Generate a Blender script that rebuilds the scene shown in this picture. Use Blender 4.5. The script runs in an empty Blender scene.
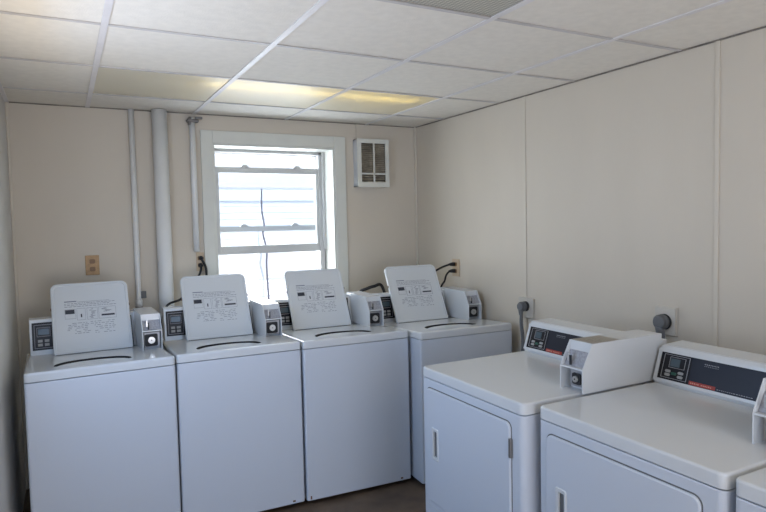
import bpy, bmesh, math, random
from mathutils import Vector, Matrix
random.seed(4)
sc = bpy.context.scene
C = sc.collection

# ------------------------------------------------------------------ camera
F_PX, PITCH, YAW, ROLL = 608.41, 0.0551, 0.4844, -0.0212
CAM = Vector((-2.3212, -3.8623, 1.5514))
fw = Vector((math.sin(YAW) * math.cos(PITCH), math.cos(YAW) * math.cos(PITCH), -math.sin(PITCH)))
rt = fw.cross(Vector((0, 0, 1))).normalized()
up = rt.cross(fw)
r2 = math.cos(ROLL) * rt + math.sin(ROLL) * up
u2 = -math.sin(ROLL) * rt + math.cos(ROLL) * up
cd = bpy.data.cameras.new('camera')
cd.sensor_width = 36
cd.lens = F_PX * 36 / 766
cd.clip_start = 0.05
cam = bpy.data.objects.new('camera', cd)
C.objects.link(cam)
cam.matrix_world = Matrix(((r2.x, u2.x, -fw.x, CAM.x), (r2.y, u2.y, -fw.y, CAM.y), (r2.z, u2.z, -fw.z, CAM.z), (0, 0, 0, 1)))
sc.camera = cam
sc.view_settings.view_transform = 'Standard'
sc.view_settings.look = 'None'
sc.view_settings.gamma = 1
sc.view_settings.use_curve_mapping = False
sc.view_settings.exposure = 0.06

# ------------------------------------------------------------------ world, sun, daylight
w = bpy.data.worlds.new('sky')
sc.world = w
w.use_nodes = True
nt = w.node_tree
bg = nt.nodes['Background']
tc = nt.nodes.new('ShaderNodeTexCoord')
sp = nt.nodes.new('ShaderNodeSeparateXYZ')
rp = nt.nodes.new('ShaderNodeValToRGB')
nt.links.new(tc.outputs['Generated'], sp.inputs[0])
nt.links.new(sp.outputs['Z'], rp.inputs[0])
rp.color_ramp.elements[0].color = (0.92, 0.95, 1.0, 1)
rp.color_ramp.elements[1].color = (0.36, 0.58, 1.0, 1)
rp.color_ramp.elements[0].position = 0.0
rp.color_ramp.elements[1].position = 0.8
nt.links.new(rp.outputs[0], bg.inputs[0])
bg.inputs[1].default_value = 1.5

sd = bpy.data.lights.new('sun', 'SUN')
sd.energy = 4.2
sd.angle = math.radians(0.6)
sd.color = (1.0, 0.93, 0.84)
sun = bpy.data.objects.new('sun', sd)
C.objects.link(sun)
sun.rotation_euler = Vector((0.12, 1.0, -1.35)).to_track_quat('-Z', 'Y').to_euler()


def area(name, loc, direction, sx, sy, energy, col, portal=False):
    a = bpy.data.lights.new(name, 'AREA')
    a.shape = 'RECTANGLE'
    a.size, a.size_y, a.energy, a.color = sx, sy, energy, col
    o = bpy.data.objects.new(name, a)
    C.objects.link(o)
    o.location = loc
    o.rotation_euler = Vector(direction).to_track_quat('-Z', 'Z').to_euler()
    if portal:
        a.cycles.is_portal = True
    return o


area('rear_door_skylight', (-1.45, -5.62, 1.15), (0.05, 1, -0.15), 1.9, 1.8, 25, (0.20, 0.50, 1.0))
area('rear_door_ground_light', (-1.45, -5.60, 0.75), (0.05, 1, 0.75), 1.9, 1.2, 27, (1.0, 0.78, 0.55))
area('side_window_skylight', (-2.57, -1.70, 1.50), (1, 0.0, -0.25), 1.15, 0.95, 10, (0.27, 0.54, 1.0))
area('side_window_ground_light', (-2.57, -1.70, 1.40), (0.55, 0.0, 1.0), 1.15, 0.6, 5.0, (1.0, 0.84, 0.66))
area('window_daylight', (-0.96, 0.6, 1.6), (0, -1, -0.1), 0.85, 1.1, 22, (0.93, 0.97, 1.0))
area('rear_warm_fill', (-1.2, -4.5, 2.28), (0, 0, -1), 1.2, 0.6, 8, (1.0, 0.84, 0.62))  # added warm fill behind the camera, no fixture stands there

# ------------------------------------------------------------------ room numbers
XL, XR, YB, YR, H = -2.58, 0.186, 0.309, -5.6, 2.295
GX = [-2.150, -1.515, -0.881, -0.247]
GY = [-0.110, -0.750, -1.390, -2.030, -2.670, -3.310, -3.950, -4.590, -5.230]


# ------------------------------------------------------------------ materials
def mat(name, col, rough=0.5, metal=0.0, noise=0.0, nscale=20, bump=0.0, bscale=200, stretch=None, spec=0.5, coat=0.0):
    m = bpy.data.materials.new(name)
    m.use_nodes = True
    t = m.node_tree
    b = t.nodes['Principled BSDF']
    b.inputs['Base Color'].default_value = (*col, 1)
    b.inputs['Roughness'].default_value = rough
    b.inputs['Metallic'].default_value = metal
    b.inputs['Specular IOR Level'].default_value = spec
    b.inputs['Coat Weight'].default_value = coat
    if noise or bump:
        co = t.nodes.new('ShaderNodeTexCoord')
        mp = t.nodes.new('ShaderNodeMapping')
        if stretch:
            mp.inputs['Scale'].default_value = stretch
        t.links.new(co.outputs['Object'], mp.inputs[0])
    if noise:
        n = t.nodes.new('ShaderNodeTexNoise')
        n.inputs['Scale'].default_value = nscale
        n.inputs['Detail'].default_value = 5
        t.links.new(mp.outputs[0], n.inputs[0])
        r = t.nodes.new('ShaderNodeValToRGB')
        r.color_ramp.elements[0].position = 0.3
        r.color_ramp.elements[1].position = 0.7
        r.color_ramp.elements[0].color = (*[c * (1 - noise) for c in col], 1)
        r.color_ramp.elements[1].color = (*[min(1, c * (1 + noise)) for c in col], 1)
        t.links.new(n.outputs[0], r.inputs[0])
        t.links.new(r.outputs[0], b.inputs['Base Color'])
    if bump:
        n2 = t.nodes.new('ShaderNodeTexNoise')
        n2.inputs['Scale'].default_value = bscale
        n2.inputs['Detail'].default_value = 3
        t.links.new(mp.outputs[0], n2.inputs[0])
        bp = t.nodes.new('ShaderNodeBump')
        bp.inputs['Strength'].default_value = bump
        bp.inputs['Distance'].default_value = 0.004
        t.links.new(n2.outputs[0], bp.inputs['Height'])
        t.links.new(bp.outputs[0], b.inputs['Normal'])
    return m


M = {}
M['wall'] = mat('wall paint', (0.60, 0.538, 0.445), 0.6, noise=0.03, nscale=3, bump=0.15, bscale=60, stretch=(1, 1, 0.35))
M['wall_left'] = mat('pale wall paint', (0.66, 0.65, 0.62), 0.55, noise=0.03, nscale=3)
M['batten'] = mat('batten paint', (0.61, 0.55, 0.455), 0.5)
M['ceil'] = mat('ceiling tile', (0.78, 0.735, 0.655), 0.9, noise=0.035, nscale=26, bump=0.35, bscale=160)
M['tee'] = mat('ceiling tee', (0.72, 0.69, 0.68), 0.5, noise=0.05, nscale=8)
M['tee2'] = mat('shaded cross tee', (0.56, 0.53, 0.51), 0.6, noise=0.12, nscale=5)  # darker than the main tees, tile-edge shade line put into the colour
M['angle'] = mat('brown wall angle', (0.20, 0.17, 0.14), 0.7, noise=0.5, nscale=9)
M['floor'] = mat('worn brown floor', (0.125, 0.085, 0.055), 0.5, noise=0.35, nscale=6)
M['trim'] = mat('white trim paint', (0.64, 0.64, 0.58), 0.45, noise=0.02, nscale=10)
M['vinyl'] = mat('grey white sash', (0.52, 0.52, 0.51), 0.45)
M['pipe'] = mat('painted pipe', (0.72, 0.72, 0.70), 0.4, noise=0.03, nscale=8)
M['enamel'] = mat('white enamel', (0.64, 0.66, 0.67), 0.15, spec=0.5)
M['enamel_b'] = mat('skylit enamel shell', (0.58, 0.62, 0.68), 0.30, spec=0.5)  # fronts tinted bluer than the tops, blue daylight put into the colour
M['lid'] = mat('lid underside', (0.63, 0.66, 0.68), 0.42)
M['rim'] = mat('lid rim', (0.58, 0.60, 0.62), 0.4)
M['black'] = mat('black rubber', (0.012, 0.012, 0.014), 0.6)
M['dark'] = mat('dark recess', (0.03, 0.03, 0.035), 0.7)
M['panel'] = mat('black panel', (0.010, 0.010, 0.013), 0.32, spec=0.25)
M['navy'] = mat('dark blue panel', (0.016, 0.019, 0.030), 0.35, spec=0.25)
M['line'] = mat('grey panel line', (0.30, 0.30, 0.32), 0.5)
M['btn'] = mat('pale buttons', (0.32, 0.32, 0.31), 0.5)
M['lcd'] = mat('lcd', (0.07, 0.10, 0.12), 0.2)
M['green'] = mat('green button', (0.015, 0.09, 0.055), 0.5)
M['red'] = mat('red stripe', (0.34, 0.035, 0.02), 0.5)
M['pink'] = mat('pale red lettering', (0.6, 0.25, 0.18), 0.5)
M['metal'] = mat('brushed metal', (0.40, 0.40, 0.42), 0.5, metal=1)
M['plate'] = mat('hammered grey plate', (0.36, 0.37, 0.41), 0.45, metal=0.3, noise=0.18, nscale=120)
M['chrome'] = mat('bright coin slide', (0.6, 0.6, 0.6), 0.3, metal=1)
M['shelf'] = mat('speckled beige top', (0.30, 0.27, 0.22), 0.5, noise=0.2, nscale=90)
M['ink'] = mat('grey ink', (0.20, 0.22, 0.27), 0.6)
M['ink2'] = mat('black ink', (0.03, 0.035, 0.05), 0.6)
M['brown'] = mat('tan outlet plate', (0.42, 0.25, 0.10), 0.45, noise=0.15, nscale=60)
M['brown2'] = mat('dark tan socket', (0.22, 0.12, 0.05), 0.5)
M['cream'] = mat('cream plate', (0.55, 0.43, 0.29), 0.45)
M['greyplug'] = mat('grey plug', (0.13, 0.135, 0.14), 0.55)
M['greyplate'] = mat('pale outlet box', (0.56, 0.52, 0.45), 0.5)
M['clamp'] = mat('dull steel clamp', (0.22, 0.21, 0.20), 0.45, metal=0.7)
M['dirt'] = mat('dust brown filter', (0.20, 0.165, 0.125), 0.85, noise=0.75, nscale=30, stretch=(0.35, 1, 2.2))
M['slat'] = mat('dusty slats', (0.42, 0.37, 0.29), 0.7, noise=0.45, nscale=22)
M['rust'] = mat('rust marks', (0.16, 0.09, 0.05), 0.8)
M['drum'] = mat('basket', (0.10, 0.10, 0.11), 0.5)
M['concrete'] = mat('pale concrete', (0.72, 0.71, 0.68), 0.9, noise=0.08, nscale=2)
M['siding'] = mat('white siding', (0.80, 0.82, 0.86), 0.7)
M['shade'] = mat('pale roofing', (0.62, 0.60, 0.58), 0.8)
M['bush'] = mat('dusty shrub', (0.42, 0.44, 0.36), 0.9, noise=0.3, nscale=20)
M['winglass2'] = mat('far pane', (0.55, 0.58, 0.62), 0.3)
M['wire'] = mat('dark wire', (0.10, 0.10, 0.13), 0.6)

# prismatic lens: translucent acrylic with a fine pebble pattern
def lens_mat(name, col, trans, check):
    m = bpy.data.materials.new(name)
    m.use_nodes = True
    t = m.node_tree
    t.nodes.clear()
    out = t.nodes.new('ShaderNodeOutputMaterial')
    d = t.nodes.new('ShaderNodeBsdfPrincipled')
    d.inputs['Base Color'].default_value = (*col, 1)
    d.inputs['Roughness'].default_value = 0.4
    tr = t.nodes.new('ShaderNodeBsdfTranslucent')
    tr.inputs[0].default_value = (0.95, 0.85, 0.50, 1)
    mx = t.nodes.new('ShaderNodeMixShader')
    mx.inputs[0].default_value = trans
    t.links.new(d.outputs[0], mx.inputs[1])
    t.links.new(tr.outputs[0], mx.inputs[2])
    t.links.new(mx.outputs[0], out.inputs[0])
    co = t.nodes.new('ShaderNodeTexCoord')
    if check:
        ck = t.nodes.new('ShaderNodeTexChecker')
        ck.inputs['Scale'].default_value = check
        ck.inputs['Color1'].default_value = (*col, 1)
        ck.inputs['Color2'].default_value = (*[c * 0.55 for c in col], 1)
        mp = t.nodes.new('ShaderNodeMapping')
        mp.inputs['Rotation'].default_value = (0, 0, math.radians(45))
        t.links.new(co.outputs['Object'], mp.inputs[0])
        t.links.new(mp.outputs[0], ck.inputs[0])
        t.links.new(ck.outputs[0], d.inputs['Base Color'])
    return m


M['lens'] = lens_mat('tan acrylic lens', (0.82, 0.78, 0.67), 0.30, 0)
M['prism'] = lens_mat('prismatic lens', (0.62, 0.60, 0.52), 0.1, 95)
em = bpy.data.materials.new('fluorescent tube')
em.use_nodes = True
eb = em.node_tree.nodes['Principled BSDF']
eb.inputs['Emission Color'].default_value = (1.0, 0.92, 0.62, 1)
eb.inputs['Emission Strength'].default_value = 10.0
M['tube'] = em
gm = bpy.data.materials.new('window glass')
gm.use_nodes = True
gt = gm.node_tree
gt.nodes.clear()
go = gt.nodes.new('ShaderNodeOutputMaterial')
g1 = gt.nodes.new('ShaderNodeBsdfTransparent')
g1.inputs[0].default_value = (0.96, 0.98, 1.0, 1)
g2 = gt.nodes.new('ShaderNodeBsdfGlossy')
g2.inputs['Roughness'].default_value = 0.02
gx = gt.nodes.new('ShaderNodeMixShader')
gx.inputs[0].default_value = 0.05
gt.links.new(g1.outputs[0], gx.inputs[1])
gt.links.new(g2.outputs[0], gx.inputs[2])
gt.links.new(gx.outputs[0], go.inputs[0])
M['glass'] = gm


# ------------------------------------------------------------------ mesh helpers
def box(bm, x0, x1, y0, y1, z0, z1, bev=0.0, seg=2):
    vs = [bm.verts.new(p) for p in ((x0, y0, z0), (x1, y0, z0), (x1, y1, z0), (x0, y1, z0), (x0, y0, z1), (x1, y0, z1), (x1, y1, z1), (x0, y1, z1))]
    fs = [bm.faces.new([vs[i] for i in q]) for q in ((0, 3, 2, 1), (4, 5, 6, 7), (0, 1, 5, 4), (1, 2, 6, 5), (2, 3, 7, 6), (3, 0, 4, 7))]
    if bev > 0:
        es = {e for f in fs for e in f.edges}
        bmesh.ops.bevel(bm, geom=list(es), offset=bev, segments=seg, profile=0.5, affect='EDGES', clamp_overlap=True)


def prism(bm, prof, x0, x1, bev=0.0):
    """profile of (y, z) points extruded along x"""
    a = [bm.verts.new((x0, y, z)) for y, z in prof]
    b = [bm.verts.new((x1, y, z)) for y, z in prof]
    n = len(prof)
    fs = [bm.faces.new(a), bm.faces.new(b[::-1])]
    for i in range(n):
        j = (i + 1) % n
        fs.append(bm.faces.new([a[i], b[i], b[j], a[j]]))
    bmesh.ops.recalc_face_normals(bm, faces=fs)
    if bev > 0:
        es = {e for f in fs for e in f.edges}
        bmesh.ops.bevel(bm, geom=list(es), offset=bev, segments=2, profile=0.5, affect='EDGES', clamp_overlap=True)


def cyl(bm, p0, p1, r, seg=20, r1=None):
    p0, p1 = Vector(p0), Vector(p1)
    d = (p1 - p0)
    q = d.to_track_quat('Z', 'Y')
    r1 = r if r1 is None else r1
    A, B = [], []
    for i in range(seg):
        t = 2 * math.pi * i / seg
        v = Vector((math.cos(t), math.sin(t), 0))
        A.append(bm.verts.new(p0 + q @ (v * r)))
        B.append(bm.verts.new(p1 + q @ (v * r1)))
    bm.faces.new(A[::-1])
    bm.faces.new(B)
    for i in range(seg):
        j = (i + 1) % seg
        f = bm.faces.new([A[i], A[j], B[j], B[i]])
        f.smooth = True


def tube(bm, pts, r, seg=10, sub=6):
    P = [Vector(p) for p in pts]
    Q = []
    for i in range(len(P) - 1):
        a, b, c, d = P[max(i - 1, 0)], P[i], P[i + 1], P[min(i + 2, len(P) - 1)]
        for k in range(sub):
            t = k / sub
            Q.append(0.5 * ((2 * b) + (c - a) * t + (2 * a - 5 * b + 4 * c - d) * t * t + (3 * b - a - 3 * c + d) * t ** 3))
    Q.append(P[-1])
    rings = []
    nrm = None
    for i, p in enumerate(Q):
        d = (Q[min(i + 1, len(Q) - 1)] - Q[max(i - 1, 0)]).normalized()
        if nrm is None:
            nrm = d.orthogonal().normalized()
        nrm = (nrm - d * nrm.dot(d)).normalized()
        bn = d.cross(nrm)
        rings.append([bm.verts.new(p + r * (math.cos(2 * math.pi * k / seg) * nrm + math.sin(2 * math.pi * k / seg) * bn)) for k in range(seg)])
    for a, b in zip(rings, rings[1:]):
        for k in range(seg):
            j = (k + 1) % seg
            f = bm.faces.new([a[k], a[j], b[j], b[k]])
            f.smooth = True
    bm.faces.new(rings[0][::-1])
    bm.faces.new(rings[-1])


def rrect(x0, x1, y0, y1, r, seg=6):
    """rounded rectangle outline, r a number or (bl, br, tr, tl)"""
    R = r if isinstance(r, (tuple, list)) else (r,) * 4
    o = []
    for (cx, cy, a0, q) in ((x0, y0, 180, R[0]), (x1, y0, 270, R[1]), (x1, y1, 0, R[2]), (x0, y1, 90, R[3])):
        px = cx + (q if cx == x0 else -q)
        py = cy + (q if cy == y0 else -q)
        for k in range(seg + 1):
            t = math.radians(a0 + 90 * k / seg)
            o.append((px + q * math.cos(t), py + q * math.sin(t)))
    return o


def loft(bm, loops, cap0=True, cap1=True, smooth=False):
    L = [[bm.verts.new(p) for p in lp] for lp in loops]
    for a, b in zip(L, L[1:]):
        for k in range(len(a)):
            j = (k + 1) % len(a)
            f = bm.faces.new([a[k], a[j], b[j], b[k]])
            f.smooth = smooth
    if cap0:
        bm.faces.new(L[0][::-1])
    if cap1:
        bm.faces.new(L[-1])
    return L


def fill_between(bm, outer, inner):
    """flat face region between two vertex loops"""
    es = []
    for lp in (outer, inner):
        for k in range(len(lp)):
            e = bm.edges.get((lp[k], lp[(k + 1) % len(lp)])) or bm.edges.new((lp[k], lp[(k + 1) % len(lp)]))
            es.append(e)
    bmesh.ops.triangle_fill(bm, edges=es, use_beauty=True)


def obj(name, bm, material, parent=None, loc=None, rot=None):
    me = bpy.data.meshes.new(name)
    bmesh.ops.recalc_face_normals(bm, faces=bm.faces[:])
    bm.to_mesh(me)
    bm.free()
    me.materials.append(M[material])
    o = bpy.data.objects.new(name, me)
    C.objects.link(o)
    if parent:
        o.parent = parent
    if loc:
        o.location = loc
    if rot:
        o.rotation_euler = rot
    return o


def B(name, material, parent, *boxes, bev=0.0, loc=None, rot=None):
    bm = bmesh.new()
    for b in boxes:
        box(bm, *b, bev=bev)
    return obj(name, bm, material, parent, loc, rot)


def tag(o, label, cat, group=None):
    o['label'] = label
    o['category'] = cat
    if group:
        o['group'] = group
    return o


def thing(name, label, cat, loc=(0, 0, 0), rz=0.0, group=None):
    o = bpy.data.objects.new(name, None)
    o.empty_display_size = 0.1
    C.objects.link(o)
    o.location = loc
    o.rotation_euler = (0, 0, rz)
    return tag(o, label, cat, group)


def struct(o):
    o['kind'] = 'structure'
    return o


# ------------------------------------------------------------------ room shell
T = 0.12
struct(B('floor', 'floor', None, (XL - T, XR + T, YR - T, YB + 0.25, -0.1, 0.0)))
# window opening in the back wall
WX0, WX1, WZ0, WZ1 = -1.404, -0.520, 0.95, 2.105
WY = 0.51                      # plane of the sashes
struct(B('wall_back', 'wall', None,
         (XL - T, WX0, YB, YB + 0.28, 0, H + 0.15), (WX1, XR + T, YB, YB + 0.28, 0, H + 0.15),
         (WX0, WX1, YB, YB + 0.28, 0, WZ0), (WX0, WX1, YB, YB + 0.28, WZ1, H + 0.15)))
struct(B('wall_right', 'wall', None, (XR, XR + T, YR - T, YB, 0, H + 0.15)))
struct(B('wall_left', 'wall_left', None, (XL - T, XL, YR - T, -2.35, 0, H + 0.15), (XL - T, XL, -1.05, YB, 0, H + 0.15),
         (XL - T, XL, -2.35, -1.05, 0, 1.0), (XL - T, XL, -2.35, -1.05, 2.1, H + 0.15)))
struct(B('wall_rear', 'wall', None, (XL, -2.4, YR - T, YR, 0, H + 0.15), (-0.5, XR, YR - T, YR, 0, H + 0.15), (-2.4, -0.5, YR - T, YR, 2.08, H + 0.15)))
# drop ceiling: tiles sit just above the tees, two fixture openings are left free
xs = [XL] + GX + [XR]
ys = [YB] + GY + [YR]
bm = bmesh.new()
OPEN = {(1, 1), (2, 1), (3, 1), (2, 4), (2, 5)}
for i in range(len(xs) - 1):
    for j in range(len(ys) - 1):
        if (i, j) in OPEN:
            continue
        dz = random.uniform(0, 0.002)
        box(bm, xs[i] + 0.002, xs[i + 1] - 0.002, ys[j + 1] + 0.002, ys[j] - 0.002, H + 0.002 + dz, H + 0.018)
struct(obj('ceiling', bm, 'ceil'))
struct(B('trim_1', 'tee', None, *[(x - 0.0125, x + 0.0125, YR, YB, H - 0.003, H + 0.0015) for x in GX],
         *[(x - 0.002, x + 0.002, YR, YB, H, H + 0.03) for x in GX],
         ))
struct(B('trim_11', 'tee2', None, *[(xs[i] + 0.0125, xs[i + 1] - 0.0125, y - 0.009, y + 0.009, H - 0.0022, H + 0.0015) for y in GY for i in range(len(xs) - 1)]))
struct(B('trim_2', 'tee', None, (XL, XL + 0.02, YR, YB, H - 0.004, H + 0.001), ))
struct(B('trim_12', 'angle', None, (XR - 0.007, XR, YR, YB, H - 0.004, H + 0.001), (XL + 0.02, XR - 0.007, YB - 0.007, YB, H - 0.004, H + 0.001)))
# roof deck over the plenum keeps the sky out
struct(B('trim_3', 'trim', None, (XL - T, XR + T, YR - T, YB + 0.28, H + 0.15, H + 0.2)))
# panel battens on the right wall, corner strips
struct(B('trim_4', 'batten', None, (XR - 0.005, XR, -0.985, -0.965, 0, H), bev=0.0015))
struct(B('trim_5', 'batten', None, (XR - 0.005, XR, -2.215, -2.195, 0, H), bev=0.0015))
struct(B('trim_6', 'batten', None, (XR - 0.018, XR, YB - 0.018, YB, 0, H), bev=0.004))
struct(B('trim_7', 'batten', None, (XL, XL + 0.016, YB - 0.016, YB, 0, H), bev=0.004))
struct(B('trim_8', 'batten', None, (XR - 0.005, XR, -3.445, -3.425, 0, H), bev=0.0015))

# ------------------------------------------------------------------ window
win = bpy.data.objects.new('window_1', None)
C.objects.link(win)
win['kind'] = 'structure'
cw = 0.078
B('window_casing', 'trim', win, (WX0 - cw, WX0, YB - 0.018, YB, WZ0 - 0.08, WZ1 + 0.085), (WX1, WX1 + cw + 0.01, YB - 0.018, YB, WZ0 - 0.08, WZ1 + 0.085),
  (WX0, WX1, YB - 0.018, YB, WZ1, WZ1 + 0.085), bev=0.003)
B('window_jamb', 'trim', win, (WX0, WX0 + 0.012, YB - 0.01, WY + 0.06, WZ0, WZ1), (WX1 - 0.012, WX1, YB - 0.01, WY + 0.06, WZ0, WZ1),
  (WX0 + 0.012, WX1 - 0.012, YB - 0.01, WY + 0.06, WZ1 - 0.012, WZ1))
B('window_sill', 'trim', win, (WX0 - 0.06, WX1 + 0.06, YB - 0.04, WY + 0.08, WZ0 - 0.03, WZ0), bev=0.004)
FX0, FX1, FZ1 = -1.385, -0.54, 2.093
B('window_frame', 'vinyl', win, (FX0, FX0 + 0.035, WY - 0.03, WY + 0.06, WZ0, FZ1), (FX1 - 0.035, FX1, WY - 0.03, WY + 0.06, WZ0, FZ1),
  (FX0, FX1, WY - 0.03, WY + 0.06, FZ1 - 0.022, FZ1), (FX1 - 0.012, FX1 + 0.01, WY - 0.05, WY - 0.03, 1.36, FZ1), bev=0.002)
# outer sash (behind) and raised inner sash
IX0, IX1 = FX0 + 0.035, FX1 - 0.035


def sash(name, y, z0, z1, rail_b, rail_t, stile, mids=(), locks=()):
    s = B(name, 'vinyl', win, (IX0, IX0 + stile, y, y + 0.028, z0, z1), (IX1 - stile, IX1, y, y + 0.028, z0, z1),
          (IX0 + stile, IX1 - stile, y, y + 0.028, z0, z0 + rail_b), (IX0 + stile, IX1 - stile, y, y + 0.028, z1 - rail_t, z1),
          *[(IX0 + stile, IX1 - stile, y, y + 0.028, a, b) for a, b in mids], bev=0.0015)
    B('pane', 'glass', s, (IX0 + stile - 0.004, IX1 - stile + 0.004, y + 0.012, y + 0.016, z0 + rail_b * 0.8, z1 - rail_t * 0.8))
    for x, z in locks:
        bm = bmesh.new()
        pr = [(-0.030, 0), (0.030, 0), (0.022, 0.010), (0.010, 0.018), (-0.012, 0.018), (-0.022, 0.010)]
        a = [bm.verts.new((x + px, y - 0.006, z + pz)) for px, pz in pr]
        b = [bm.verts.new((x + px, y + 0.02, z + pz)) for px, pz in pr]
        bm.faces.new(a)
        bm.faces.new(b[::-1])
        for k in range(6):
            bm.faces.new([a[k], b[k], b[(k + 1) % 6], a[(k + 1) % 6]])
        obj('sash_lock', bm, 'vinyl', s)
    return s


sash('outer_sash', WY + 0.018, 1.505, FZ1 - 0.024, 0.038, 0.006, 0.006, locks=[(-1.146, 1.543), (-0.757, 1.543)])
sash('inner_sash', WY - 0.022, 1.345, 1.968, 0.058, 0.042, 0.022, locks=[(-1.139, 1.968), (-0.744, 1.968)])

# ------------------------------------------------------------------ outside
struct(B('trim_9', 'concrete', None, (-14, 16, 0.75, 26, -0.25, -0.15)))
struct(B('trim_10', 'concrete', None, (-14, 16, -22, YR - T - 0.02, -0.25, -0.08)))
hb = thing('outbuilding', 'white sided low building with eave seen through the window', 'building', (0, 10, -0.15))
bm = bmesh.new()
box(bm, -7, 11, 0.03, 5, 0, 2.3)
for k in range(15):
    z = 0.05 + k * 0.15
    prism(bm, [(0.03, z), (0.0, z), (0.025, z + 0.15)], -7, 11)
obj('siding_wall', bm, 'siding', hb)
B('fascia', 'siding', hb, (-7.2, 11.2, -0.05, -0.02, 2.27, 2.56))
bm = bmesh.new()
prism(bm, [(-0.09, 2.56), (-0.09, 2.60), (2.5, 3.3), (5.4, 2.60), (5.4, 2.56)], -7.2, 11.2)
obj('roof', bm, 'shade', hb)
for x in (0.55, 2.1):
    wf = B('building_window', 'trim', hb, (x - 0.42, x + 0.42, -0.03, 0.04, 0.45, 1.25))
    B('pane', 'winglass2', wf, (x - 0.36, x + 0.36, -0.035, -0.028, 0.51, 1.19))
bm = bmesh.new()
tube(bm, [(1.66, 9.45, 2.35), (1.65, 9.45, 1.9), (1.69, 9.44, 1.55), (1.66, 9.45, 1.35), (1.73, 9.44, 1.0), (1.72, 9.45, 0.62), (1.75, 9.46, -0.15)], 0.022, 8)
tag(obj('hanging_cable', bm, 'wire'), 'dark cable hanging outside across the window view', 'cable')
for (x, y, s, lb) in ((0.65, 6.2, 0.30, 'left pale shrub outside below the raised sash'), (1.35, 7.0, 0.26, 'right pale shrub outside below the raised sash')):
    bm = bmesh.new()
    for k in range(260):
        v = Vector((random.gauss(0, 1), random.gauss(0, 1), random.gauss(0, 1))).normalized() * s * random.uniform(0.5, 1)
        v.z = abs(v.z) * 1.4
        q = Matrix.Rotation(random.uniform(0, 6.28), 3, 'Z') @ Matrix.Rotation(random.uniform(-1, 1), 3, 'X')
        vs = [bm.verts.new(v + q @ Vector(c)) for c in ((-0.03, 0, 0), (0, 0.012, 0.01), (0.03, 0, 0), (0, -0.012, 0.01))]
        bm.faces.new(vs)
    so = obj('shrub', bm, 'bush', None, (x, y, -0.15))
    tag(so, lb, 'shrub')
    bm = bmesh.new()
    for k in range(5):
        tube(bm, [(0, 0, 0), (random.uniform(-.1, .1), random.uniform(-.1, .1), s * 0.9)], 0.008, 6)
    obj('stem', bm, 'rust', so)

# ------------------------------------------------------------------ ceiling fixtures
cf = thing('ceiling_light', 'long tan diffuser strip with a yellow glowing tube near the window wall', 'ceiling light', (0, 0, H))
X0, X1, Y0, Y1 = GX[0], GX[3], GY[1], GY[0]
B('housing', 'trim', cf, (X0, X1, Y0, Y0 + 0.01, 0.004, 0.13), (X0, X1, Y1 - 0.01, Y1, 0.004, 0.13), (X0, X0 + 0.01, Y0 + 0.01, Y1 - 0.01, 0.004, 0.13),
  (X1 - 0.01, X1, Y0 + 0.01, Y1 - 0.01, 0.004, 0.13), (X0, X1, Y0, Y1, 0.13, 0.14))
for k in range(3):
    B('lens', 'lens', cf, (GX[k] + 0.012, GX[k + 1] - 0.012, Y0 + 0.011, Y1 - 0.011, 0.002, 0.0045))
bm = bmesh.new()
cyl(bm, (-1.62, Y0 + 0.17, 0.055), (-0.34, Y0 + 0.17, 0.055), 0.019, 16)
obj('tube', bm, 'tube', cf)
cf2 = thing('ceiling_light', 'unlit square patterned diffuser panel at the top edge of the photo', 'ceiling light', (0, 0, H))
X0, X1, Y0, Y1 = GX[1], GX[2], GY[5], GY[3]
B('housing', 'trim', cf2, (X0, X1, Y0, Y0 + 0.01, 0.008, 0.13), (X0, X1, Y1 - 0.01, Y1, 0.008, 0.13), (X0, X0 + 0.01, Y0 + 0.01, Y1 - 0.01, 0.008, 0.13),
  (X1 - 0.01, X1, Y0 + 0.01, Y1 - 0.01, 0.008, 0.13), (X0, X1, Y0, Y1, 0.13, 0.14))
bm = bmesh.new()
box(bm, X0 + 0.012, X1 - 0.012, Y0 + 0.012, Y1 - 0.011, 0.003, 0.007)
obj('lens', bm, 'prism', cf2)

# ------------------------------------------------------------------ pipes on the back wall
def pipe(label, x, y, z0, z1, r, bands=(), m='pipe', clamp=None, name='wall_pipe'):
    t = thing(name, label, 'pipe', (x, y, z0))
    bm = bmesh.new()
    cyl(bm, (0, 0, 0), (0, 0, z1 - z0), r, 24)
    obj('pipe_run', bm, m, t)
    for z in bands:
        bm = bmesh.new()
        cyl(bm, (0, 0, z - z0 - 0.02), (0, 0, z - z0 + 0.02), r * 1.25, 24)
        obj('coupling', bm, m, t)
    return t


p = pipe('thin white pipe, leftmost of the three on the back wall', -1.905, YB - 0.022, 0.0, H - 0.001, 0.017, bands=(1.07,))
B('valve', 'greyplug', p, (0.012, 0.045, -0.012, 0.012, 1.10, 1.145), bev=0.003)
B('coupling', 'clamp', p, (-0.022, 0.022, -0.02, 0.02, 1.01, 1.05), bev=0.005)
pipe('thick white drain pipe, middle of the three on the back wall', -1.742, YB - 0.058, 0.0, H - 0.001, 0.046)
p = pipe('thin white conduit beside the window with a clamp at the ceiling', -1.535, YB - 0.024, 1.385, H - 0.03, 0.019)
B('pipe_clamp', 'clamp', p, (-0.035, 0.04, -0.03, 0.02, H - 1.385 - 0.062, H - 1.385 - 0.045), (-0.024, -0.010, -0.035, 0.02, H - 1.385 - 0.08, H - 1.385 - 0.03),
  (0.015, 0.06, -0.05, -0.025, H - 1.385 - 0.045, H - 1.385 - 0.03), bev=0.004)

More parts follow.
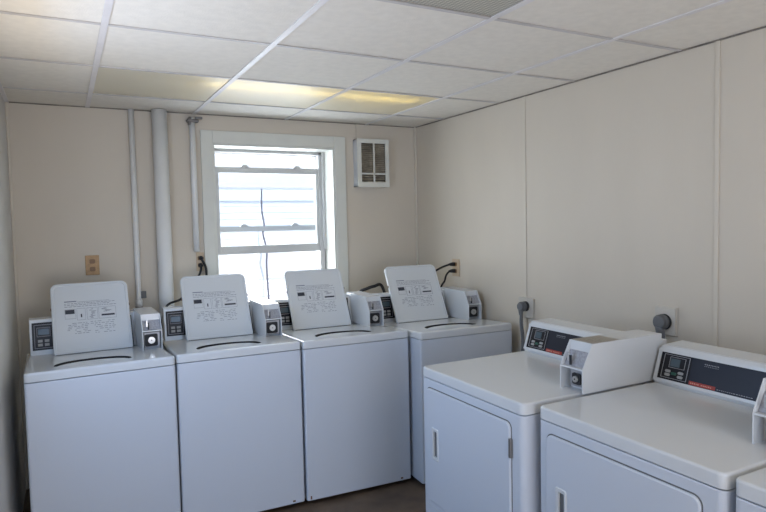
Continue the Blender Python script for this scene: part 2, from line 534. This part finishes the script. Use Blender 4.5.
# ------------------------------------------------------------------ small wall hardware
def outlet(label, loc, rz, w_, h_, plate_m, sock_m, blank=False, d=0.008):
    """face looks towards local -y"""
    t = thing('outlet_cover' if blank else 'wall_outlet', label, 'outlet', loc, rz)
    B('plate', plate_m, t, (-w_ / 2, w_ / 2, -d, 0, -h_ / 2, h_ / 2), bev=0.002)
    if not blank:
        for s in (-1, 1):
            bm = bmesh.new()
            lp = rrect(-0.016, 0.016, s * 0.024 - 0.014, s * 0.024 + 0.014, 0.008)
            loft(bm, [[(a, -d + 0.001, b) for a, b in lp], [(a, -d - 0.003, b) for a, b in lp]])
            obj('socket', bm, sock_m, t)
    return t


outlet('tan outlet plate on the back wall above the leftmost washer', (-2.163, YB, 1.325), 0, 0.078, 0.122, 'brown', 'brown2')
outlet('tan outlet with dark plugs beside the window casing', (-1.512, YB, 1.315), 0, 0.05, 0.125, 'cream', 'brown2')
outlet('yellowed outlet with two black plugs on the right wall', (XR, -0.232, 1.215), -math.pi / 2, 0.085, 0.125, 'cream', 'brown2')
ob = thing('dryer_outlet', 'small pale outlet box behind the far dryer', 'outlet', (XR, -0.995, 1.01), -math.pi / 2)
B('plate', 'greyplate', ob, (-0.07, 0.06, -0.018, 0, -0.06, 0.062), bev=0.003)
ob = thing('dryer_outlet', 'square pale outlet box behind the middle dryer', 'outlet', (XR, -1.965, 1.06), -math.pi / 2)
B('plate', 'greyplate', ob, (-0.055, 0.055, -0.02, 0, -0.065, 0.065), (-0.058, 0.058, -0.007, 0, -0.068, 0.070), bev=0.003)


def cord(label, pts, r, plug, m='black', group=None, world_plug=True, name='power_cord'):
    t = thing(name, label, 'cord', pts[0], 0, group)
    o = Vector(pts[0])
    bm = bmesh.new()
    tube(bm, [Vector(p_) - o for p_ in pts], r, 10, 8)
    obj('cable', bm, m, t)
    if plug:
        plug(t)
    return t


def small_plug(direction, m='black'):
    def f(t):
        bm = bmesh.new()
        d = Vector(direction).normalized()
        cyl(bm, d * 0.0, d * 0.034, 0.015, 14, 0.012)
        cyl(bm, d * 0.030, d * 0.05, 0.011, 14, 0.006)
        obj('plug', bm, m, t)
    return f


ps = (XR - 0.012, -0.222, 1.240)
cord('black cord curving left from upper socket on the right wall', [ps, (XR - 0.06, -0.222, 1.238), (XR - 0.12, -0.20, 1.215), (XR - 0.18, -0.16, 1.17), (XR - 0.25, -0.12, 1.11), (XR - 0.34, -0.06, 1.04), (-0.20, 0.02, 0.95), (-0.20, 0.05, 0.75)], 0.007, small_plug((-1, 0, 0)))
ps = (XR - 0.012, -0.225, 1.192)
cord('black cord dropping from lower socket on the right wall', [ps, (XR - 0.055, -0.225, 1.190), (XR - 0.082, -0.222, 1.165), (XR - 0.083, -0.20, 1.12), (XR - 0.06, -0.12, 1.07), (XR - 0.045, -0.06, 0.95), (XR - 0.04, 0.0, 0.75)], 0.007, small_plug((-1, 0, 0)))
ps = (-1.512, YB - 0.012, 1.292)
cord('dark cord running from the window outlet down behind the second washer', [ps, (-1.515, YB - 0.045, 1.27), (-1.53, YB - 0.05, 1.23), (-1.57, YB - 0.05, 1.17), (-1.66, YB - 0.12, 1.09), (-1.76, YB - 0.16, 1.05), (-1.80, YB - 0.2, 0.9), (-1.80, YB - 0.2, 0.6)], 0.0075, small_plug((0, -1, 0)))
ps = (-1.508, YB - 0.012, 1.340)
cord('short black cord from the top socket beside the window', [ps, (-1.505, YB - 0.030, 1.330), (-1.482, YB - 0.030, 1.28), (-1.478, YB - 0.030, 1.22), (-1.478, YB - 0.030, 1.1), (-1.48, YB - 0.030, 0.8)], 0.008, small_plug((0, -1, 0)))
cord('black hose end lying behind the rightmost washer console', [(-0.47, 0.08, 0.95), (-0.45, 0.07, 1.05), (-0.40, 0.05, 1.078), (-0.34, 0.05, 1.092), (-0.27, 0.06, 1.085), (-0.22, 0.08, 0.9), (-0.22, 0.10, 0.5), (-0.22, 0.10, 0.012)], 0.011, None, name='hose')


def round_plug(r):
    def f(t):
        bm = bmesh.new()
        cyl(bm, (0.016, 0, 0), (-0.008, 0, 0), r, 28)
        cyl(bm, (-0.008, 0, 0), (-0.018, 0, 0), r, 28, r * 0.75)
        obj('plug', bm, 'greyplug', t)
        bm = bmesh.new()
        cyl(bm, (-0.004, 0, -r * 0.6), (-0.004, 0.004, -r * 1.75), r * 0.62, 18, r * 0.34)
        obj('strain_relief', bm, 'greyplug', t)
        bm = bmesh.new()
        cyl(bm, (0.036, 0, 0), (0.016, 0, 0), r * 1.02, 28)
        obj('socket_face', bm, 'black', t)
    return f


o1 = (XR - 0.052, -0.995, 1.022)
cord('grey cord with bulky plug hanging behind the far dryer', [o1, (o1[0] - 0.006, -1.0, 0.98), (o1[0] - 0.008, -1.0, 0.92), (o1[0], -1.005, 0.80), (o1[0] - 0.02, -1.02, 0.6), (o1[0] - 0.02, -1.1, 0.3)], 0.011, round_plug(0.030), 'greyplug')
o1 = (XR - 0.050, -1.965, 1.058)
cord('round grey plug and cord between the two nearest dryer consoles', [o1, (o1[0], -1.975, 1.02), (o1[0], -1.98, 0.9), (o1[0], -1.99, 0.7), (o1[0] - 0.02, -1.99, 0.3)], 0.011, round_plug(0.036), 'greyplug')

# wall vent: boxed grille with dusty louvres
VX0, VX1, VZ0, VZ1, VY = -0.361, -0.105, 1.822, 2.172, YB - 0.085
v = thing('wall_vent', 'white boxed vent with dusty louvres high on the back wall', 'vent', (0, 0, 0))
B('housing', 'rim', v, (VX0, VX0 + 0.008, VY + 0.008, YB, VZ0, VZ1), (VX1 - 0.008, VX1, VY + 0.008, YB, VZ0, VZ1), (VX0, VX1, VY + 0.008, YB, VZ1 - 0.008, VZ1),
  (VX0, VX1, VY + 0.008, YB, VZ0, VZ0 + 0.008))
mx = (VX0 + VX1) / 2 + 0.005
cz = VZ0 + 0.095
a = 0.028
B('grille_frame', 'trim', v, (VX0 - 0.003, VX0 + a, VY, VY + 0.012, VZ0 - 0.003, VZ1 + 0.003), (VX1 - 0.026, VX1 + 0.003, VY, VY + 0.012, VZ0 - 0.003, VZ1 + 0.003),
  (VX0 + a, VX1 - 0.026, VY, VY + 0.012, VZ1 - 0.028, VZ1 + 0.003), (VX0 + a, VX1 - 0.026, VY, VY + 0.012, VZ0 - 0.003, VZ0 + 0.033),
  (mx - 0.006, mx + 0.006, VY, VY + 0.010, VZ0 + 0.033, VZ1 - 0.028), (VX0 + a, VX1 - 0.026, VY, VY + 0.010, cz - 0.006, cz + 0.006))
bm = bmesh.new()
z = cz + 0.01
while z < VZ1 - 0.036:
    prism(bm, [(VY + 0.014, z), (VY + 0.017, z - 0.001), (VY + 0.034, z + 0.011), (VY + 0.031, z + 0.012)], VX0 + a, VX1 - 0.026)
    z += 0.0145
z = VZ0 + 0.035
while z < cz - 0.012:
    prism(bm, [(VY + 0.018, z), (VY + 0.021, z - 0.001), (VY + 0.034, z + 0.008), (VY + 0.031, z + 0.009)], VX0 + a, VX1 - 0.026)
    z += 0.019
obj('louvres', bm, 'slat', v)
B('filter', 'dirt', v, (VX0 + 0.008, VX1 - 0.008, VY + 0.045, VY + 0.05, VZ0 + 0.008, VZ1 - 0.008))
bm = bmesh.new()
tube(bm, [(VX0 + 0.03, YB - 0.004, VZ1), (VX0 + 0.028, YB - 0.004, VZ1 + 0.05), (VX0 + 0.03, YB - 0.004, H - 0.003)], 0.003, 6)
obj('wire', bm, 'wall', v)


# ------------------------------------------------------------------ machines
def cabinet(t, W, D, zs, r):
    bm = bmesh.new()
    lp = rrect(0, W, 0, D, (r, r, 0.006, 0.006))
    lp2 = rrect(0.002, W - 0.002, 0.002, D - 0.002, (r, r, 0.006, 0.006))
    loft(bm, [[(x, y, 0.028) for x, y in lp], [(x, y, zs - 0.006) for x, y in lp], [(x, y, zs - 0.003) for x, y in lp2]])
    return obj('cabinet', bm, 'enamel_b', t)


def feet(t, W, D):
    for x in (0.05, W - 0.05):
        for y in (0.06, D - 0.06):
            bm = bmesh.new()
            cyl(bm, (x, y, 0.0), (x, y, 0.03), 0.018, 14)
            obj('foot', bm, 'black', t)


def dome_top(bm, W, D, z0, z1, r, hole=None, re=0.012):
    loops = []
    lp = lambda s: rrect(s, W - s, s, D - s, (max(r - s * 0.3, 0.004), max(r - s * 0.3, 0.004), 0.008, 0.008))
    loops.append([(x, y, z0) for x, y in lp(0.003)])
    loops.append([(x, y, z0 + 0.002) for x, y in lp(0.0)])
    for k in range(5):
        a_ = math.radians(90 * k / 4)
        loops.append([(x, y, z1 - re + re * math.sin(a_)) for x, y in lp(re * (1 - math.cos(a_)))])
    L = loft(bm, loops, cap0=True, cap1=hole is None, smooth=False)
    if hole:
        h1 = [bm.verts.new((x, y, z1)) for x, y in hole]
        fill_between(bm, L[-1], h1)
        bm.faces.ensure_lookup_table()
    for f in bm.faces:
        if len(f.verts) == 4 and abs(f.normal.z) < 0.98:
            f.smooth = False
    return L


def coin_box(t, x0, x1, yf, yb, zb, zk, zt, rec, mech=0.46):
    """side plates, top, shelf; local y runs to the back; front open recesses"""
    g = 0.004
    bm = bmesh.new()
    prof = [(yf, zb), (yf, zk), (yf + rec, zt), (yb, zt), (yb, zb)]
    prism(bm, prof, x0, x0 + g)
    prism(bm, prof, x1 - g, x1)
    box(bm, x0 + g, x1 - g, yf + rec + 0.001, yb, zt - g, zt)
    box(bm, x0 + g, x1 - g, yf + 0.05, yb, zb, zt - g)          # body behind the recesses
    prism(bm, [(yf + 0.001, zk - 0.004), (yf + 0.001, zk + 0.002), (yf + 0.05, zk + 0.002), (yf + 0.05, zk - 0.004)], x0 + g, x1 - g)
    c = obj('coin_box', bm, 'enamel', t)
    # sloping upper plate
    bm = bmesh.new()
    prism(bm, [(yf + 0.018, zk + 0.003), (yf + 0.022, zk + 0.003), (yf + rec + 0.018, zt - 0.012), (yf + rec + 0.014, zt - 0.012)], x0 + g, x1 - g)
    obj('price_plate', bm, 'plate', c)
    # coin slide in the lower recess
    w_ = x1 - x0
    B('coin_plate', 'metal', c, (x0 + g + (0.006 if mech < 0.5 else 0.03), x1 - g - 0.004, yf + 0.020, yf + 0.049, zb + 0.016, zk - 0.010), bev=0.003)
    cx = x0 + w_ * mech
    zc = (zb + zk) / 2 + 0.002
    hh = (zk - zb) * (0.30 if mech < 0.5 else 0.24)
    bm = bmesh.new()
    lp = rrect(cx - hh, cx + hh, zc - hh, zc + hh, 0.008)
    loft(bm, [[(x, yf + 0.021, z) for x, z in lp], [(x, yf + 0.014, z) for x, z in lp]])
    obj('slide_bezel', bm, 'black', c)
    bm = bmesh.new()
    cyl(bm, (cx, yf + 0.015, zc), (cx, yf + 0.006, zc), hh * 0.55, 18)
    obj('coin_slide', bm, 'chrome', c)
    B('coin_slot', 'chrome', c, (x0 + w_ * 0.22, x0 + w_ * 0.30, yf + 0.012, yf + 0.019, zk + 0.02, zk + 0.055), bev=0.001)
    B('slot_shadow', 'black', c, (x0 + w_ * 0.31, x0 + w_ * 0.36, yf + 0.013, yf + 0.020, zk + 0.006, zk + 0.042))
    B('lock_hole', 'black', c, (cx - 0.002, cx + 0.002, yf + 0.0045, yf + 0.0065, zc - 0.003, zc + 0.003))
    return c


def face_frame(yb, zb, yt, zt):
    """point on a sloped console face: u along x, v 0..1 up the slope, n off the face"""
    s = Vector((0, yt - yb, zt - zb))
    L = s.length
    s = s / L
    n = Vector((0, -s.z, s.y))
    def at(u, v_, off):
        return Vector((u, yb, zb)) + s * (v_ * L) + n * off
    return at


def slab_on(bm, at, u0, u1, v0, v1, off0, off1):
    a_ = [bm.verts.new(at(u, v_, off0)) for u, v_ in ((u0, v0), (u1, v0), (u1, v1), (u0, v1))]
    b_ = [bm.verts.new(at(u, v_, off1)) for u, v_ in ((u0, v0), (u1, v0), (u1, v1), (u0, v1))]
    bm.faces.new(a_[::-1])
    bm.faces.new(b_)
    for k in range(4):
        j = (k + 1) % 4
        bm.faces.new([a_[k], a_[j], b_[j], b_[k]])


def outline_on(bm, at, u0, u1, v0, v1, tu, tv, o0, o1):
    slab_on(bm, at, u0, u1, v0, v0 + tv, o0, o1)
    slab_on(bm, at, u0, u1, v1 - tv, v1, o0, o1)
    slab_on(bm, at, u0, u0 + tu, v0 + tv, v1 - tv, o0, o1)
    slab_on(bm, at, u1 - tu, u1, v0 + tv, v1 - tv, o0, o1)


DROP = 0.058                                                     # the washer deck falls slightly to the back
# ---- washer prototype (origin: front-left foot; +x right, +y to the wall)
WW, WD, WZ, WT = 0.646, 0.735, 0.8724, 0.916


def make_washer():
    t = thing('washing_machine', 'x', 'washing machine')
    cabinet(t, WW, WD, WZ, 0.012)
    B('base_gap', 'dark', t, (0.012, WW - 0.012, 0.03, WD - 0.02, 0.012, 0.030))
    feet(t, WW, WD)
    # opening: curved rear edge, nearly straight front edge
    n = 22
    cx, hw = 0.292, 0.172
    arc = [(cx + hw * math.cos(math.radians(180 * k / n)), 0.125 + 0.150 * math.sin(math.radians(180 * k / n)) ** 0.8) for k in range(n + 1)]
    hole = arc + [(cx - hw + 0.02, 0.105), (cx - hw + 0.06, 0.098), (cx, 0.095), (cx + hw - 0.06, 0.098), (cx + hw - 0.02, 0.105)]
    bm = bmesh.new()
    dome_top(bm, WW, WD, WZ, WT, 0.014, hole=hole, re=0.011)
    for v_ in bm.verts:
        if v_.co.z > WZ + 0.01:
            v_.co.z -= DROP * max(0, v_.co.y)
    top = obj('top', bm, 'enamel', t)
    bm = bmesh.new()
    e1 = [bm.verts.new((x, y, WT - DROP * y - 0.0005)) for x, y in hole]
    e0 = [bm.verts.new((x, y, WZ + 0.001)) for x, y in hole]
    for k in range(len(e1)):
        j = (k + 1) % len(e1)
        bm.faces.new([e1[k], e1[j], e0[j], e0[k]])
    obj('dark_opening_wall', bm, 'black', top)  # opening wall coloured black to stand for the shade inside the tub
    # splash ring fills the front of the opening, dark basket shows behind its curved edge
    bm = bmesh.new()
    m_ = 22
    k1 = [(cx + (hw - 0.004) * math.cos(math.radians(180 * k / m_)), 0.117 + 0.112 * math.sin(math.radians(180 * k / m_)) ** 0.8, WT - 0.017) for k in range(m_ + 1)]
    k1 += [(cx - hw + 0.022, 0.107, WT - 0.017), (cx, 0.098, WT - 0.017), (cx + hw - 0.022, 0.107, WT - 0.017)]
    k0 = [(x, y, WT - 0.037) for x, y, z in k1]
    loft(bm, [k0, k1])
    obj('splash_ring', bm, 'enamel', top)
    bm = bmesh.new()
    ang = [math.radians(360 * k / 32) for k in range(32)]
    loft(bm, [[(cx + 0.2 * math.cos(a_), 0.16 + 0.10 * math.sin(a_), WT - 0.045) for a_ in ang], [(cx + 0.2 * math.cos(a_), 0.16 + 0.10 * math.sin(a_), WT - 0.040) for a_ in ang]])
    obj('basket', bm, 'black', top)
    # console
    WR = WT - DROP * 0.5
    cf_, cb_, ct_ = 0.622, WD - 0.005, 1.070
    bm = bmesh.new()
    prism(bm, [(cf_, WR - 0.012), (cf_ + 0.028, ct_ - 0.004), (cf_ + 0.034, ct_), (cb_, ct_), (cb_, WR - 0.012)], 0.018, 0.640, bev=0.003)
    con = obj('console', bm, 'enamel', t)
    at = face_frame(cf_, WR - 0.004, cf_ + 0.028, ct_)
    bm = bmesh.new()
    slab_on(bm, at, 0.030, 0.524, 0.12, 0.90, 0.0, 0.002)
    pn = obj('control_panel', bm, 'panel', con)
    bm = bmesh.new()
    outline_on(bm, at, 0.040, 0.128, 0.17, 0.84, 0.0022, 0.014, 0.002, 0.0026)
    outline_on(bm, at, 0.052, 0.116, 0.50, 0.76, 0.0015, 0.012, 0.002, 0.0026)
    obj('panel_outline', bm, 'line', con)
    bm = bmesh.new()
    slab_on(bm, at, 0.058, 0.110, 0.55, 0.72, 0.002, 0.0028)
    obj('display', bm, 'lcd', con)
    for u in (0.056, 0.088):
        for v_ in (0.23, 0.34):
            bm = bmesh.new()
            slab_on(bm, at, u, u + 0.022, v_, v_ + 0.075, 0.002, 0.004)
            obj('button', bm, 'btn', con)
    coin_box(t, 0.543, 0.643, 0.335, cf_ + 0.08, WR + 0.002, 0.998, 1.082, 0.050)
    # raised lid, leaning back; local frame: x right, z up along the lid, -y the underside that faces the room
    lw, ll, th = 0.391, 0.408, 0.020
    bm = bmesh.new()
    lp = rrect(0, lw, 0, ll, (0.012, 0.012, 0.035, 0.035), 8)
    li = rrect(0.012, lw - 0.012, 0.012, ll - 0.012, (0.008, 0.008, 0.026, 0.026), 8)
    lj = rrect(0.016, lw - 0.016, 0.016, ll - 0.016, (0.006, 0.006, 0.024, 0.024), 8)
    le = rrect(0.003, lw - 0.003, 0.003, ll - 0.003, (0.010, 0.010, 0.033, 0.033), 8)
    loft(bm, [[(x, th, z) for x, z in le], [(x, th - 0.003, z) for x, z in lp], [(x, 0.003, z) for x, z in lp], [(x, 0.0, z) for x, z in le],
              [(x, 0.0, z) for x, z in li], [(x, 0.003, z) for x, z in lj]])
    lid = obj('lid', bm, 'lid', t, (0.126, 0.516, WR + 0.002), (math.radians(-28), 0, 0))
    y1, y2 = 0.0022, 0.0031
    bm = bmesh.new()

    def bar(b_, x, z, w_, h_):
        k_ = 1.09
        box(b_, x * k_ - 0.004, (x + w_) * k_ - 0.004, y1, y2, z * k_ - 0.016, (z + h_) * k_ - 0.016)
    rnd = random.Random(3)
    bar(bm, 0.062, 0.286, 0.055, 0.005)
    for k, (wd, z_) in enumerate(((0.22, 0.276), (0.20, 0.268), (0.24, 0.259))):
        x = 0.062
        while x < 0.062 + wd:
            s = rnd.uniform(0.006, 0.018)
            bar(bm, x, z_, s, 0.0022)
            x += s + 0.004
    bar(bm, 0.12, 0.284, 0.15, 0.0012)
    for gx_, gz_, gw, gh in ((0.062, 0.196, 0.048, 0.05), (0.116, 0.186, 0.038, 0.062), (0.162, 0.186, 0.048, 0.062), (0.216, 0.186, 0.08, 0.062)):
        for (x_, z_, w_, h_) in ((gx_, gz_, gw, 0.001), (gx_, gz_ + gh, gw, 0.001), (gx_, gz_, 0.001, gh), (gx_ + gw, gz_, 0.001, gh)):
            bar(bm, x_, z_, w_, h_)
    for k in range(9):
        bar(bm, rnd.uniform(0.165, 0.185), 0.192 + k * 0.006, rnd.uniform(0.008, 0.022), 0.0025)
        bar(bm, rnd.uniform(0.225, 0.25), 0.222 + k * 0.0025, rnd.uniform(0.01, 0.03), 0.0012)
    for row in range(7):
        x = 0.062 + rnd.uniform(0, 0.02)
        while x < 0.16:
            s = rnd.uniform(0.006, 0.02)
            if rnd.random() < 0.65:
                bar(bm, x, 0.170 - row * 0.009, s, 0.0022)
            x += s + 0.005
        x = 0.175
        while x < 0.29:
            s = rnd.uniform(0.006, 0.02)
            if rnd.random() < 0.7:
                bar(bm, x, 0.172 - row * 0.010, s, 0.0022)
            x += s + 0.006
    obj('instruction_print', bm, 'ink', lid)
    bm = bmesh.new()
    for (a1, a2, a3, a4) in ((0.064, 0.222, 0.042, 0.022), (0.133, 0.200, 0.006, 0.018), (0.228, 0.200, 0.062, 0.009)):
        bm = bmesh.new()
        bar(bm, a1, a2, a3, a4)
        obj('warning_print', bm, 'ink2', lid)
    for x in (-0.004, lw - 0.002):
        B('bumper', 'rust', lid, (x, x + 0.006, 0.004, 0.014, 0.255, 0.268), bev=0.001)
    B('seal', 'dark', lid, (lw - 0.001, lw + 0.006, 0.006, 0.018, 0.01, 0.19))
    B('hinge_strip', 'dark', lid, (0.01, lw - 0.01, 0.002, 0.016, -0.006, 0.0005))
    # rust nicks at the bottom corners
    B('rust_spot', 'rust', t, (0.018, 0.026, -0.0006, 0.001, 0.034, 0.052))
    B('rust_spot', 'rust', t, (WW - 0.07, WW - 0.055, -0.0006, 0.001, 0.036, 0.046))
    return t


def dup(root, loc, rz, label, lid_shift=0.0):
    r = root.copy()
    C.objects.link(r)
    r.location, r.rotation_euler = loc, (0, 0, rz)
    r['label'] = label
    for ch in list(root.children):
        c = ch.copy()
        C.objects.link(c)
        c.parent = r
        if ch.name == 'lid':
            c.location.x += lid_shift
        for g in list(ch.children):
            d = g.copy()
            C.objects.link(d)
            d.parent = c
    return r


washer = make_washer()
GW = 'open top load coin washing machines along the back wall'
washer['group'] = GW
spots = [((-2.500, -0.768, 0), 1.5, 'white coin washer with lid up beside the left wall, leftmost in the row'),
         ((-1.846, -0.735, 0), -1.5, 'white coin washer with lid up, second from left, left of the window view'),
         ((-1.190, -0.762, 0), -2.5, 'white coin washer with lid up below the right part of the window'),
         ((-0.530, -0.898, 0), -3.0, 'white coin washer with lid up in the corner, standing forward of its row')]
for i, (loc, deg, lab) in enumerate(spots):
    if i == 0:
        washer.location, washer.rotation_euler, washer['label'] = loc, (0, 0, math.radians(deg)), lab
    else:
        dup(washer, loc, math.radians(deg), lab, (0, 0, -0.020, -0.018)[i])

# ---- dryer prototype
DW, DD, DS, DT = 0.675, 0.735, 0.866, 0.909


def make_dryer():
    t = thing('clothes_dryer', 'x', 'dryer')
    cabinet(t, DW, DD, DS, 0.022)
    feet(t, DW, DD)
    bm = bmesh.new()
    dome_top(bm, DW, DD, DS, DT, 0.022, re=0.008)
    obj('top', bm, 'enamel', t)
    B('kick_seam', 'rim', t, (0.03, DW - 0.03, -0.0008, 0.0, 0.296, 0.299))
    # door: slightly proud rounded panel with a dark seam around it
    x0, x1, z0, z1 = 0.048, 0.612, 0.325, 0.826
    bm = bmesh.new()
    a_ = rrect(x0 - 0.004, x1 + 0.004, z0 - 0.004, z1 + 0.004, 0.028, 8)
    loft(bm, [[(x, 0.001, z) for x, z in a_], [(x, -0.001, z) for x, z in a_]])
    obj('door_seam', bm, 'greyplug', t)
    bm = bmesh.new()
    hx0, hx1, hz0, hz1 = 0.108, 0.134, 0.535, 0.648
    o_ = rrect(x0, x1, z0, z1, 0.026, 8)
    o2_ = rrect(x0 + 0.004, x1 - 0.004, z0 + 0.004, z1 - 0.004, 0.024, 8)
    L = loft(bm, [[(x, 0.0, z) for x, z in o_], [(x, -0.006, z) for x, z in o_], [(x, -0.009, z) for x, z in o2_]], cap0=False, cap1=False)
    h_ = rrect(hx0, hx1, hz0, hz1, 0.004, 3)
    h1 = [bm.verts.new((x, -0.009, z)) for x, z in h_]
    fill_between(bm, L[-1], h1)
    door = obj('door', bm, 'enamel_b', t)
    bm = bmesh.new()
    f0 = rrect(hx0 - 0.016, hx1 + 0.010, hz0 - 0.016, hz1 + 0.014, 0.010, 4)
    f1 = rrect(hx0 - 0.013, hx1 + 0.007, hz0 - 0.013, hz1 + 0.011, 0.008, 4)
    f2 = rrect(hx0, hx1, hz0, hz1, 0.004, 4)
    loft(bm, [[(x, -0.0088, z) for x, z in f0], [(x, -0.012, z) for x, z in f1], [(x, -0.012, z) for x, z in f2], [(x, 0.012, z) for x, z in f2]], cap0=False, cap1=False)
    hd = obj('handle', bm, 'enamel', door)
    B('grip_pocket', 'greyplug', door, (hx0, hx1, -0.0035, -0.001, hz0, hz1))
    for z in (0.735, 0.40):
        B('hinge', 'clamp', t, (x1 - 0.004, x1 + 0.008, -0.012, 0.0, z - 0.035, z + 0.035), bev=0.002)
    # console
    yb_, yt_, zt_ = 0.588, 0.628, 1.052
    back = DD + 0.02
    bm = bmesh.new()
    prism(bm, [(yb_, DT - 0.002), (yb_ - 0.004, DT + 0.012), (yt_ - 0.004, zt_ - 0.012), (yt_ + 0.004, zt_), (back, zt_ + 0.004), (back, DT - 0.002)], 0.006, DW - 0.004, bev=0.003)
    con = obj('console', bm, 'enamel', t)
    at = face_frame(yb_ - 0.004, DT + 0.012, yt_ - 0.004, zt_ - 0.012)
    bm = bmesh.new()
    slab_on(bm, at, 0.006, DW - 0.004, 0.90, 1.0, 0.0, 0.006)
    slab_on(bm, at, 0.006, DW - 0.004, 0.0, 0.085, 0.0, 0.004)
    slab_on(bm, at, 0.006, 0.020, 0.085, 0.90, 0.0, 0.004)
    obj('console_rim', bm, 'enamel', con)
    B('top_groove', 'rim', con, (0.010, DW - 0.008, yt_ + 0.010, yt_ + 0.013, zt_ + 0.0001, zt_ + 0.0014))
    bm = bmesh.new()
    slab_on(bm, at, 0.016, 0.57, 0.085, 0.90, 0.0, 0.0015)
    obj('control_panel', bm, 'navy', con)
    bm = bmesh.new()
    slab_on(bm, at, 0.021, 0.150, 0.09, 0.895, 0.0015, 0.002)
    obj('keypad', bm, 'panel', con)
    bm = bmesh.new()
    outline_on(bm, at, 0.034, 0.142, 0.14, 0.86, 0.0022, 0.014, 0.002, 0.003)
    outline_on(bm, at, 0.060, 0.126, 0.47, 0.80, 0.0018, 0.012, 0.002, 0.003)
    obj('panel_outline', bm, 'line', con)
    bm = bmesh.new()
    slab_on(bm, at, 0.064, 0.104, 0.51, 0.75, 0.002, 0.003)
    obj('display', bm, 'lcd', con)
    for (u, v_, m_) in ((0.050, 0.31, 'btn'), (0.050, 0.20, 'btn'), (0.076, 0.26, 'green'), (0.104, 0.31, 'btn'), (0.104, 0.19, 'btn')):
        bm = bmesh.new()
        lp = [(u + (x_), v_ + z_) for x_, z_ in ((0.004, 0), (0.018, 0), (0.022, 0.02), (0.022, 0.065), (0.018, 0.085), (0.004, 0.085), (0, 0.065), (0, 0.02))]
        loft(bm, [[at(a1, b1, 0.002) for a1, b1 in lp], [at(a1, b1, 0.0045) for a1, b1 in lp]])
        obj('button', bm, m_, con)
    bm = bmesh.new()
    slab_on(bm, at, 0.154, 0.256, 0.10, 0.21, 0.0015, 0.0025)
    obj('red_nameplate', bm, 'red', con)
    bm = bmesh.new()
    rnd = random.Random(5)
    u = 0.160
    for k in range(12):
        if k == 5:
            u += 0.006
            continue
        wd = rnd.uniform(0.0035, 0.0055)
        slab_on(bm, at, u, u + wd, 0.135, 0.135 + rnd.uniform(0.03, 0.04), 0.0025, 0.003)
        u += wd + 0.0025
    obj('nameplate_letters', bm, 'pink', con)
    bm = bmesh.new()
    u = 0.262
    while u < 0.39:
        wd = rnd.uniform(0.003, 0.007)
        slab_on(bm, at, u, u + wd, 0.135, 0.155, 0.0015, 0.0022)
        u += wd + 0.003
    obj('small_print', bm, 'line', con)
    bm = bmesh.new()
    u = 0.20
    while u < 0.255:
        wd = rnd.uniform(0.002, 0.005)
        slab_on(bm, at, u, u + wd, 0.76, 0.785, 0.0015, 0.0022)
        slab_on(bm, at, u, u + wd * 0.8, 0.71, 0.725, 0.0015, 0.0022)
        u += wd + 0.003
    obj('small_print', bm, 'line', con)
    c = coin_box(t, 0.583, DW + 0.022, 0.262, 0.690, DT, 0.997, 1.089, 0.050, 0.60)
    B('lid_plate', 'shelf', c, (0.589, DW + 0.016, 0.318, 0.46, 1.0890, 1.0898))
    return t


dryer = make_dryer()
dryer['group'] = 'coin dryers in a row along the right wall'
RZ = -math.pi / 2
dryer.location, dryer.rotation_euler = (-0.930, -1.564, 0), (0, 0, RZ)
dryer['label'] = 'white coin dryer nearest the corner washer, farthest dryer in the row'
dup(dryer, (-0.890, -2.270, -0.002), RZ, 'white coin dryer in front, whole dark control panel in view')
dup(dryer, (-0.890, -2.962, -0.002), RZ, 'nearest white coin dryer, only its top corner in view')
